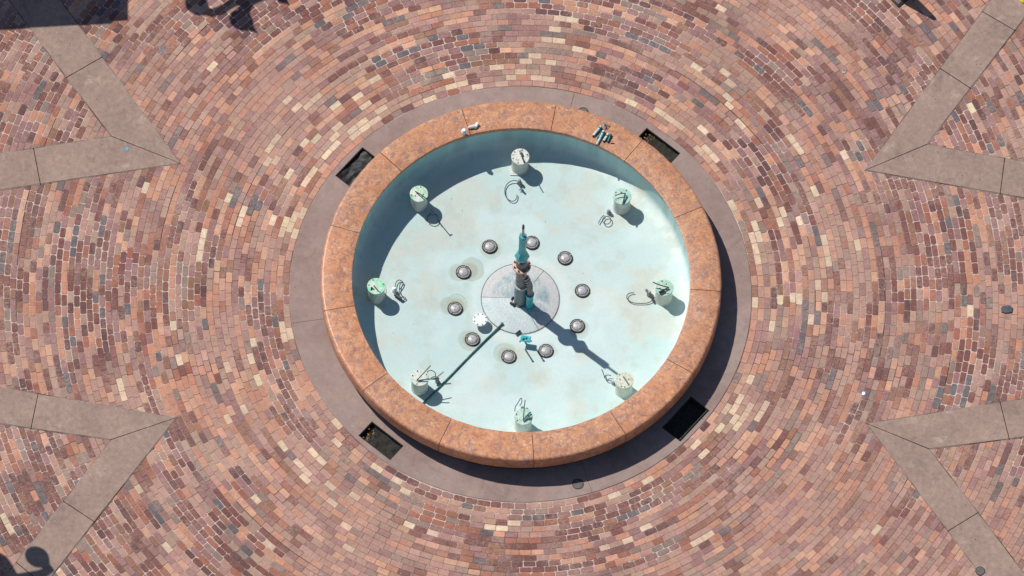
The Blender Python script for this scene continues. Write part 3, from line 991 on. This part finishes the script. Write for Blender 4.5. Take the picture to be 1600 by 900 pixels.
rods = {   # picture points (u, v, z) of each rod, radius, material
    92: [([(814, 239, .262), (816, 247, .30), (819.5, 255, .36)], .008, 'green_rod'), ([(813, 236, .26), (814, 240, .30)], .020, 'fitting')],
    47: [([(961, 306, .28), (970, 302.5, .30), (977, 302, .30)], .008, 'green_rod'), ([(977, 302, .30), (975, 311, .27), (972.5, 320, .255)], .012, 'green_rod')],
    2: [([(1020, 441, .34), (1033, 446, .31), (1045, 449, .27)], .009, 'green_rod'), ([(1045, 449, .27), (1037, 453, .27)], .010, 'green_rod'), ([(1038, 453, .275), (1030, 457.5, .27)], .022, 'dark')],
    317: [([(974, 588.5, .255), (978, 594, .265), (981, 599, .27)], .010, 'green_rod')],
    273: [([(817, 657, .262), (823, 650, .29), (829, 644, .33)], .014, 'teal_rod'), ([(817.5, 656, .262), (819, 640, .36), (820.5, 625, .46)], .007, 'green_rod'), ([(824, 649, .28), (828, 651, .29)], .012, 'teal_rod')],
    228: [([(651, 594.5, .262), (661, 584, .33), (673, 571, .42)], .008, 'green_rod'), ([(651, 594.5, .262), (665, 593, .27), (678, 592, .28)], .009, 'teal_rod')],
    183: [([(583, 462, .10), (580, 455, .22), (581, 448, .258)], .011, 'dark'), ([(584, 446, .258), (590, 453, .262)], .010, 'green_rod')],
    137: [([(649, 299, .258), (659, 305, .33), (667, 311.5, .47)], .009, 'green_rod'), ([(666, 311, .46), (670, 308.5, .47)], .010, 'dark')],
}
M['teal_rod'] = mottled('teal_rod', srgb(48, 130, 138), srgb(34, 98, 108), None, 20, .45)
boltang = {92: (20, 75, 140, 200, 255, 310), 47: (10, 60, 105, 150, 215, 290), 2: (65, 110, 190, 300, 340), 317: (15, 130, 175, 250, 275), 273: (160, 215, 330, 20), 228: (110, 165, 250, 330, 30),
           183: (20, 120, 175, 235, 300), 137: (80, 195, 215, 320, 350)}
for a, (u, v) in lidpx.items():
    zl = .235
    p = at(u, v, zl); rr = math.hypot(p.x, p.y); zb = floor_z(rr)
    t = thing('canister', can_lab[a], 'canister', (p.x, p.y, zb), 'canisters standing round the basin')
    H = zl - zb
    m = MB(); m.lathe([(.14, 0.002), (.137, .015), (.132, .03), (.130, H - .05), (.137, H - .03), (.137, H - .022)], 40); m.build('body', M['can'], t, loc=(0, 0, 0))
    m = MB(); m.lathe([(.141, H - .024), (.144, H - .018), (.144, H - .006), (.139, H), (.03, H), (.0005, H)], 40)
    m.build('lid', lid_mat('canister_lid', *tints[a]), t, loc=(0, 0, 0))
    for ba in boltang[a]:
        q = MB(); rb = random.choice((.118, .118, .07)) if a != 92 else .118
        q.lathe([(.0005, H + .010), (.008, H + .010), (.010, H + .007), (.010, H - .002)], 6, (rb * math.cos(R(ba)), rb * math.sin(R(ba)), 0), smooth=False)
        q.build('bolt', M['dark'], t, loc=(0, 0, 0))
    for pts, rad, mt in rods[a]:
        q = MB(); q.tube(smooth_path([at(*x) for x in pts], 4) if len(pts) > 2 else [at(*x) for x in pts], rad, 8)
        q.build('rod', M[mt], t)
    if a in (92, 183):
        m = MB(); m.box((0, 0, .003), (.30, .30, .008), 0, .002); m.build('base_plate', M['can'], t, loc=(0, 0, 0))

# ------------------------------------------------------------------ cable fittings on the basin floor beside the canisters
def zfl(u, v):
    p = at(u, v, -.15); return floor_z(math.hypot(p.x, p.y))


def fitting(label, stub, cables, r=.034, h=.11, extra=None, cap='fitting'):
    u, v = stub
    z0 = zfl(u, v); p = at(u, v, z0)
    t = thing('cable_fitting', label, 'cable fitting', p, 'cable fittings beside the canisters')
    m = MB(); m.cyl((0, 0, 0.001), (0, 0, h), r, r * .85, 16, .004); m.cyl((0, 0, h), (0, 0, h + .025), r * .6, r * .55, 12, .003)
    m.cyl((0, 0, h * .6), (.6 * r * 2, -.4 * r * 2, h * .6), r * .45, r * .45, 10, .002)
    m.build('stub', M[cap], t, loc=(0, 0, 0))
    for c in cables:
        mt = 'cable'; rad = .0068
        pts = [at(x[0], x[1], z0 + x[2] * .6 + .006) for x in c]
        q = MB(); q.tube(smooth_path(pts, 5), rad, 7); q.build('cable', M[mt], t)
    if extra:
        for (e0, e1, er, em) in extra:
            q = MB(); q.cyl(at(e0[0], e0[1], z0 + e0[2]), at(e1[0], e1[1], z0 + e1[2]), er, er, 10, .002); q.build('connector', M[em], t)
    return t


fitting('white stub trailing an open C of cable below the topmost canister', (811.5, 287), [[(811, 284, .10), (803, 282, .08), (794, 286, .05), (789, 295, .03), (790, 306, .02), (796, 313, .02), (803, 314, .02), (807, 310, .02), (808, 304, .02)],
        [(809, 287, .10), (813, 290, .12), (814, 295, .08), (811, 297, .03)]], extra=[((808, 286, .12), (814, 292, .12), .016, 'cable')])
fitting('grey stub with a tight black cable ring in the shadow of the upper left canister', (675, 334), [[(676 + 8.5 * math.sin(q * .7), 341.5 - 7.8 * math.cos(q * .7), .06) for q in range(10)], [(684, 344, .05), (687, 347, .04), (688, 351, .02)]], h=.09)
fitting('grey stub and small black cable ring at the left foot of the upper right canister', (951, 333), [[(948 + 6.5 * math.sin(q * .7), 344 - 6.2 * math.cos(q * .7), .06) for q in range(10)], [(944, 336, .05), (939, 341, .04), (935, 349, .02)]], h=.09)
fitting('white block with a figure of eight cable to the right of the leftmost canister', (616, 455), [[(617, 449, .06), (619, 441, .06), (624, 437.5, .05), (630, 442, .04), (627, 449, .04), (624, 454, .05), (628, 462, .05), (634, 466, .02), (630, 470, .02)],
        [(624, 452, .06), (625, 445, .05), (629, 440, .05)]], r=.04, h=.09, cap='bright', extra=[((617, 460, .04), (627, 467, .05), .028, 'cable')])
fitting('pale stub with a long flat C of cable left of the rightmost canister', (1014, 461), [[(991, 457.5, .02), (984, 458, .02), (979.5, 462, .02), (981, 468, .02), (989, 473, .02), (1002, 474, .03), (1013, 473, .04), (1020, 468, .07), (1021, 462, .09), (1016, 458, .10)]], r=.038, h=.10,
        extra=[((1012, 456, .10), (1009, 452, .14), .022, 'fitting'), ((1018, 464, .06), (1022, 472, .04), .02, 'cable')])
fitting('stub with curled wire and straight brown rod right of the lower left canister', (683, 597), [[(667, 584, .16), (669, 580, .17), (675, 579, .16), (680, 583, .14), (681, 590, .11), (683, 594, .09)]], h=.10,
        extra=[((682, 590, .12), (693, 581, .20), .010, 'fitting'), ((676, 592, .12), (686, 591, .12), .016, 'cable')])
fitting('small stub behind the bottom canister with a looped dark hose', (816, 640), [[(804.5, 643, .16), (805, 636, .18), (809, 630, .22), (814, 622, .28), (815.5, 628, .25), (812, 634, .2)]], r=.026, h=.09)
fitting('thin dark hook of wire with small stub left of the lower right canister', (958, 600), [[(940, 577, .14), (943, 584, .11), (945, 590, .08), (949, 594.5, .06), (955, 595, .05), (959, 598, .05)], [(944, 590, .08), (949, 586, .09), (955, 587, .08)]], r=.026, h=.07)

# ------------------------------------------------------------------ other gear on the basin floor
p = at(750, 499 + 6.5, -.215)
t = thing('capped_flange', 'bright white bolted disc cap standing left of the centre slab', 'flange cap', (p.x, p.y, -.217))
m = MB(); m.cyl((0, 0, 0), (0, 0, .125), .055, .055, 20, .003); m.build('stem', M['white'], t, loc=(0, 0, 0))
m = MB(); m.lathe([(.0005, .150), (.108, .150), (.114, .145), (.114, .130), (.108, .125), (.0005, .125)], 40); m.build('disc', M['bright'], t, loc=(0, 0, 0))
for k in range(8):
    a = R(22.5 + 45 * k); q = MB(); q.cyl((.096 * math.cos(a), .096 * math.sin(a), .147), (.096 * math.cos(a), .096 * math.sin(a), .162), .0085, .0085, 6); q.build('bolt', M['rim'], t, loc=(0, 0, 0))

# long hose from the slab to the lower left canister
pts = []
for (u, v, dz) in ((784.5, 506, .035), (765, 525, .022), (738, 552, .018), (705, 586, .018), (680, 611, .018), (661, 630, .022)):
    q = at(u, v, -.18); zz = floor_z(math.hypot(q.x, q.y)) + dz; pts.append(at(u, v, zz))
m = MB(); m.tube(smooth_path(pts, 5), .0145, 10); m.cyl(pts[0] + Vector((.012, .014, 0)), pts[0] - Vector((.012, .014, 0)), .022, .022, 12)
o = m.build('hose', M['hose'], None); tag(o, 'long straight dark green hose lying from the centre slab to the lower left canister', 'hose'); rebase(o, pts[0])

# small teal valve below the slab
p = at(821, 536, -.213)
t = thing('teal_valve', 'small turquoise valve with two prongs standing just below the centre slab', 'valve', p)
vdir = (_b * 1.0).normalized()
m = MB(); m.cyl(p, p + Vector((0, 0, .13)), .016, .016, 10); m.build('stem', M['teal'], t)
c0 = p + Vector((0, 0, .15))
m = MB(); m.box(c0, (.16, .10, .035), R(-8), .006); m.cyl(c0 + Vector((-.05, 0, 0)), c0 + Vector((-.05, -.0, .05)), .026, .022, 12, .003); m.cyl(c0 + Vector((.0, .01, 0)), c0 + Vector((.0, .01, .045)), .018, .018, 12, .003)
m.build('valve_body', M['teal'], t)
for dx, dy in ((-.085, -.045), (.085, -.03)):
    m = MB(); q0 = c0 + Vector((dx, dy, -.005)); m.cyl(q0, q0 + vdir * .24, .012, .012, 10, .002); m.build('prong', M['teal'], t)
    m = MB(); m.cyl(q0 + vdir * .23, q0 + vdir * .25, .017, .017, 10, .002); m.build('prong_cap', M['teal'], t)

# small dark fittings on the slab
for lb, q0, q1, rad in (('short black pipe end on the lower edge of the centre slab', (805.5, 522.5), (811.5, 517), .017),
                        ('black elbow fitting on the slab at the left foot of the nozzle column', (797.5, 473), (803, 475.5), .022),
                        ('small black knob on the slab joint left of the nozzle column', (799, 468.5), (801.5, 464.5), .016)):
    P = at(*q0, -.185); Q = at(*q1, -.170)
    m = MB(); m.cyl(P, Q, rad, rad * .8, 10, .003); m.box(Q + Vector((0, 0, -.012)), (rad * 2.4, rad * 1.6, .03), .5, .004)
    o = m.build('pipe_fitting', M['dark'], None); tag(o, lb, 'pipe fitting'); rebase(o, P)

# ------------------------------------------------------------------ loose parts on the coping
ZC = .483
for k, (lb, q0, q1, rad, mt) in enumerate((
        ('upright white pipe fitting next to the coping joint at the upper left', None, None, .030, 'bright'),
        ('short grey white pipe fitting lying between two rounder white ones on the coping', (733, 199, .028), (741, 197.5, .028), .028, 'white'),
        ('small round white fitting at the right end of its group of three on the coping', (743, 198.5, .026), (746, 193.5, .03), .026, 'bright'))):
    m = MB()
    if q0 is None:
        P = at(724.5, 209.5, ZC); m.cyl(P, P + Vector((0, 0, .15)), .030, .030, 16, .004); m.cyl(P + Vector((0, 0, .09)), P + Vector((0, 0, .115)), .038, .038, 16, .003)
    else:
        P = at(q0[0], q0[1], ZC + q0[2]); Q = at(q1[0], q1[1], ZC + q1[2])
        m.cyl(P, Q, rad, rad, 16, .004); d = (Q - P).normalized(); m.cyl(Q - d * .012, Q + d * .012, rad * 1.2, rad * 1.2, 16, .003)
        m.cyl(P, P - d * .02, rad * .7, rad * .7, 12, .003)
    o = m.build('white_fitting', M[mt], None); tag(o, lb, 'pipe fitting', 'white fittings left on the coping'); rebase(o, P)
tubes = [('leftmost pale teal spray tube of the pile on the coping', (939.5, 197), (927, 212), .024, 'tealpale'),
         ('longest spray tube of the pile, reaching to the inner coping edge', (943.5, 204), (932.5, 226), .022, 'tealpale'),
         ('short teal spray tube next to the longest one in the pile', (941, 205), (934.5, 215), .018, 'teal_rod'),
         ('bright white spray tube at the right of the pile on the coping', (950.5, 209), (943.5, 220), .024, 'tealpale'),
         ('dark blue spray tube at the far right of the pile on the coping', (954.5, 209), (950, 221), .020, 'teal_rod')]
M['tealpale'] = mottled('pale_teal_plastic', srgb(206, 232, 228), srgb(120, 186, 188), srgb(70, 140, 150), 30, .4)
for lb, q0, q1, rad, mt in tubes:
    P = at(*q0, ZC + rad + .012); Q = at(*q1, ZC + rad); d = (Q - P).normalized()
    t = thing('spray_tube', lb, 'spray tube', P, 'spray tubes piled on the coping')
    m = MB(); m.cyl(P, Q, rad, rad * .8, 14, .003); m.build('tube', M[mt], t)
    m = MB(); m.cyl(Q - d * .002, Q + d * .02, rad * .5, rad * .4, 10, .001); m.cyl(P + d * .035, P + d * .05, rad * 1.18, rad * 1.18, 14, .002); m.build('tip', M['dark'], t)
m = MB()
for k in range(9):
    a = random.uniform(.3, 2.6); L = random.uniform(.05, .12); c = at(946 + random.uniform(-4, 5), 199 + random.uniform(-3, 4), ZC + .012)
    m.tube([c, c + Vector((math.cos(a) * L * .5, math.sin(a) * L * .5, random.uniform(.01, .05))), c + Vector((math.cos(a) * L, math.sin(a) * L, .0))], .0045, 6)
o = m.build('wire_tangle', M['fitting'], None); tag(o, 'tangle of thin pale wires on top of the pile of spray tubes', 'wire'); rebase(o, at(946, 199, ZC))
m = MB(); m.tube([at(954, 223.5, ZC + .01), at(960, 224, ZC + .012)], .006, 6)
o = m.build('wire_offcut', M['dark'], None); tag(o, 'tiny dark wire offcut right of the pile of spray tubes', 'wire'); rebase(o, at(954, 223.5, ZC))

# ------------------------------------------------------------------ drains and small things on the paving
for lb, (u, v), rad, zz in (('round iron drain half covered by the coping at the far side of the ring', (911, 176), .090, .0045),
                            ('round iron drain on the ring at the near edge of the fountain shadow', (903, 756.5), .090, .0045),
                            ('round iron cover on the pale concrete band at the lower right', (1531.5, 892.5), .075, .0085)):
    p = at(u, v, 0)
    t = thing('drain_cover', lb, 'drain cover', (p.x, p.y, zz), 'round iron drain covers')
    m = MB(); m.lathe([(rad * .86, .001), (rad * .88, .006), (rad, .006), (rad, -.002)], 32); m.build('frame', M['rim'], t, loc=(0, 0, 0))
    m = MB()
    m.lathe([(.0005, .0035), (rad * .85, .0035), (rad * .85, -.001)], 32, smooth=False)
    for k in range(-3, 4):
        w_ = math.sqrt(max(0, (rad * .78) ** 2 - (k * rad * .22) ** 2)) * 2
        m.box((k * rad * .22, 0, .0045), (rad * .09, w_, .003), 0)
    m.build('grate', M['grate'], t, loc=(0, 0, 0))

p = at(1351, 615, 0); m = MB(); m.lathe([(.046, -.001), (.044, .003), (.034, .009), (.018, .013), (.0005, .014)], 24, (0, 0, 0))
o = m.build('metal_stud', M['steel'], None, loc=(p.x, p.y, .0015)); tag(o, 'tiny shining metal stud glinting in the bricks near the lower right band', 'metal stud')
p = at(1573.5, 483.5, .01); m = MB()
m.prism([(-.085, -.055), (-.02, -.068), (.08, -.05), (.092, .03), (.03, .072), (-.07, .058), (-.095, .01)], -.005, .022, .006)
o = m.build('slate_chip', M['stone_piece'], None, loc=(p.x, p.y, .0)); tag(o, 'dark slate chip lying askew on the bricks at the right edge', 'stone chip')
p = at(198, 233, 0); m = MB(); m.prism([(-.028, -.03), (.02, -.034), (.032, .01), (.01, .036), (-.026, .024)], 0, .004, .001)
o = m.build('cyan_scrap', M['cyan'], None, loc=(p.x, p.y, .0095)); tag(o, 'small cyan scrap on the concrete band at the upper left', 'scrap')
p = at(1319, 112, 0); m = MB(); m.lathe([(.018, .004), (.024, .010), (.034, .008), (.038, .0)], 20)
m.lathe([(.0005, .003), (.02, .003)], 16)
o = m.build('metal_washer', M['fitting'], None, loc=(p.x, p.y, .001)); tag(o, 'pale round washer pressed into the dark bricks at the upper right', 'washer')
p = at(1601.5, -1.5, 0); m = MB(); m.lathe([(.095, 0), (.09, .02), (.07, .045), (.04, .06), (.0005, .065)], 24)
o = m.build('yellow_marker', M['yellow'], None, loc=(p.x, p.y, .010)); tag(o, 'rounded yellow marker cut off by the upper right corner', 'marker')
# pale mortar blobs and rubble chips between the bricks
# traffic cone at the top edge
p = at(1405, -12, 0)
t = thing('traffic_cone', 'dark red cone on a square base cut off by the top edge', 'traffic cone', (p.x, p.y, .0))
m = MB(); m.box((0, 0, .022), (.34, .34, .04), R(43), .008); m.build('base', M['cone_base'], t, loc=(0, 0, 0))
m = MB(); m.box((0, 0, .0165), (.385, .385, .02), R(43), .006); m.build('base_edge', M['dark'], t, loc=(0, 0, 0))
m = MB(); m.lathe([(.135, .04), (.13, .05), (.035, .93), (.028, .95), (.0005, .95)], 32); m.build('cone_body', M['cone_red'], t, loc=(0, 0, 0))
for pr in ([(.105, .30), (.085, .48)], [(.072, .60), (.058, .73)]):
    m = MB(); m.lathe(pr, 32); m.build('white_band', M['white'], t, loc=(0, 0, 0))

# ------------------------------------------------------------------ street furniture outside the frame whose shadows fall into it
ZK = 3.0
def sp(u, v, z=ZK):
    q = shadow_src(u, v, z); return (q.x, q.y)
t = thing('kiosk', 'grey flat roofed kiosk canopy outside the frame casting the square shadow at the upper left', 'kiosk', Vector((*sp(-40, -90), 0)))
m = MB(); m.prism([sp(-420, 64), sp(165, 30.5), sp(168.5, 26.5), sp(191.5, 25.5), sp(194, -190), sp(-400, -190)], ZK, ZK + .16, .01); m.build('roof', M['roof'], t)
for (u, v) in ((150, 0), (150, -160), (-150, 10), (-150, -160)):
    q = sp(u, v); m = MB(); m.box((q[0], q[1], ZK / 2), (.12, .12, ZK - .004), 0, .01); m.build('post', M['lamp_metal'], t)


def lamp_post(label, cpx, globes, arms, ZG=3.3):
    c_ = shadow_src(cpx[0], cpx[1], ZG)
    t = thing('lamp_post', label, 'street lamp', Vector((c_.x, c_.y, 0)), 'black lamp posts with round globes')
    m = MB(); m.lathe([(.16, 0), (.16, .25), (.11, .32), (.07, .5), (.055, .6), (.05, ZG + .2), (.08, ZG + .25), (.05, ZG + .35), (.0005, ZG + .5)], 20, (c_.x, c_.y, 0)); m.build('post', M['lamp_metal'], t)
    for (u, v) in globes:
        g = shadow_src(u, v, ZG)
        m = MB(); m.lathe([(.0005, -.16)] + [(.165 * math.sin(R(q)), -.165 * math.cos(R(q))) for q in range(15, 166, 15)], 28, g); go = m.build('globe', M['globe'], t)
        m = MB(); m.lathe([(.13, .10), (.10, .17), (.05, .24), (.03, .34), (.0005, .48)], 20, g); m.build('finial', M['lamp_metal'], go, loc=(0, 0, 0))
    for pts, rad in arms:
        P = [shadow_src(x[0], x[1], ZG + x[2]) for x in pts]
        m = MB(); m.tube(smooth_path(P, 5), rad, 10); m.build('arm', M['lamp_metal'], t)
    return t


lamp_post('black lamp post beyond the top edge with globes whose shadows fall at the upper left', (425, -14),
          [(308, 8), (377, 32), (542, -36), (473, -60)],
          [([(300, 2, -.16), (322, 18, .0), (342, 17, .12), (368, 3, .1), (425, -14, .1)], .066), ([(380, 24, .10), (383, 12, .16), (389, 2, .18), (402, -5, .14), (425, -14, .1)], .085),
           ([(425, -14, .1), (470, -10, .1), (505, -28, .1), (540, -40, -.1)], .05), ([(425, -14, .1), (450, -30, .1), (468, -52, .0), (471, -64, -.1)], .05)])
lamp_post('black lamp post beyond the left edge with globes whose shadows fall at the lower left', (14, 906),
          [(58.5, 871), (-10, 884), (-30, 940), (40, 945)],
          [([(80, 888, .3), (66, 897, .25), (40, 902, .15), (14, 906, .1)], .065), ([(-12, 868, .0), (2, 874, .1), (12, 888, .12), (22, 905, .1)], .085),
           ([(14, 906, .1), (-10, 930, .1), (-30, 940, -.1)], .05), ([(14, 906, .1), (30, 930, .1), (40, 945, -.1)], .05)])
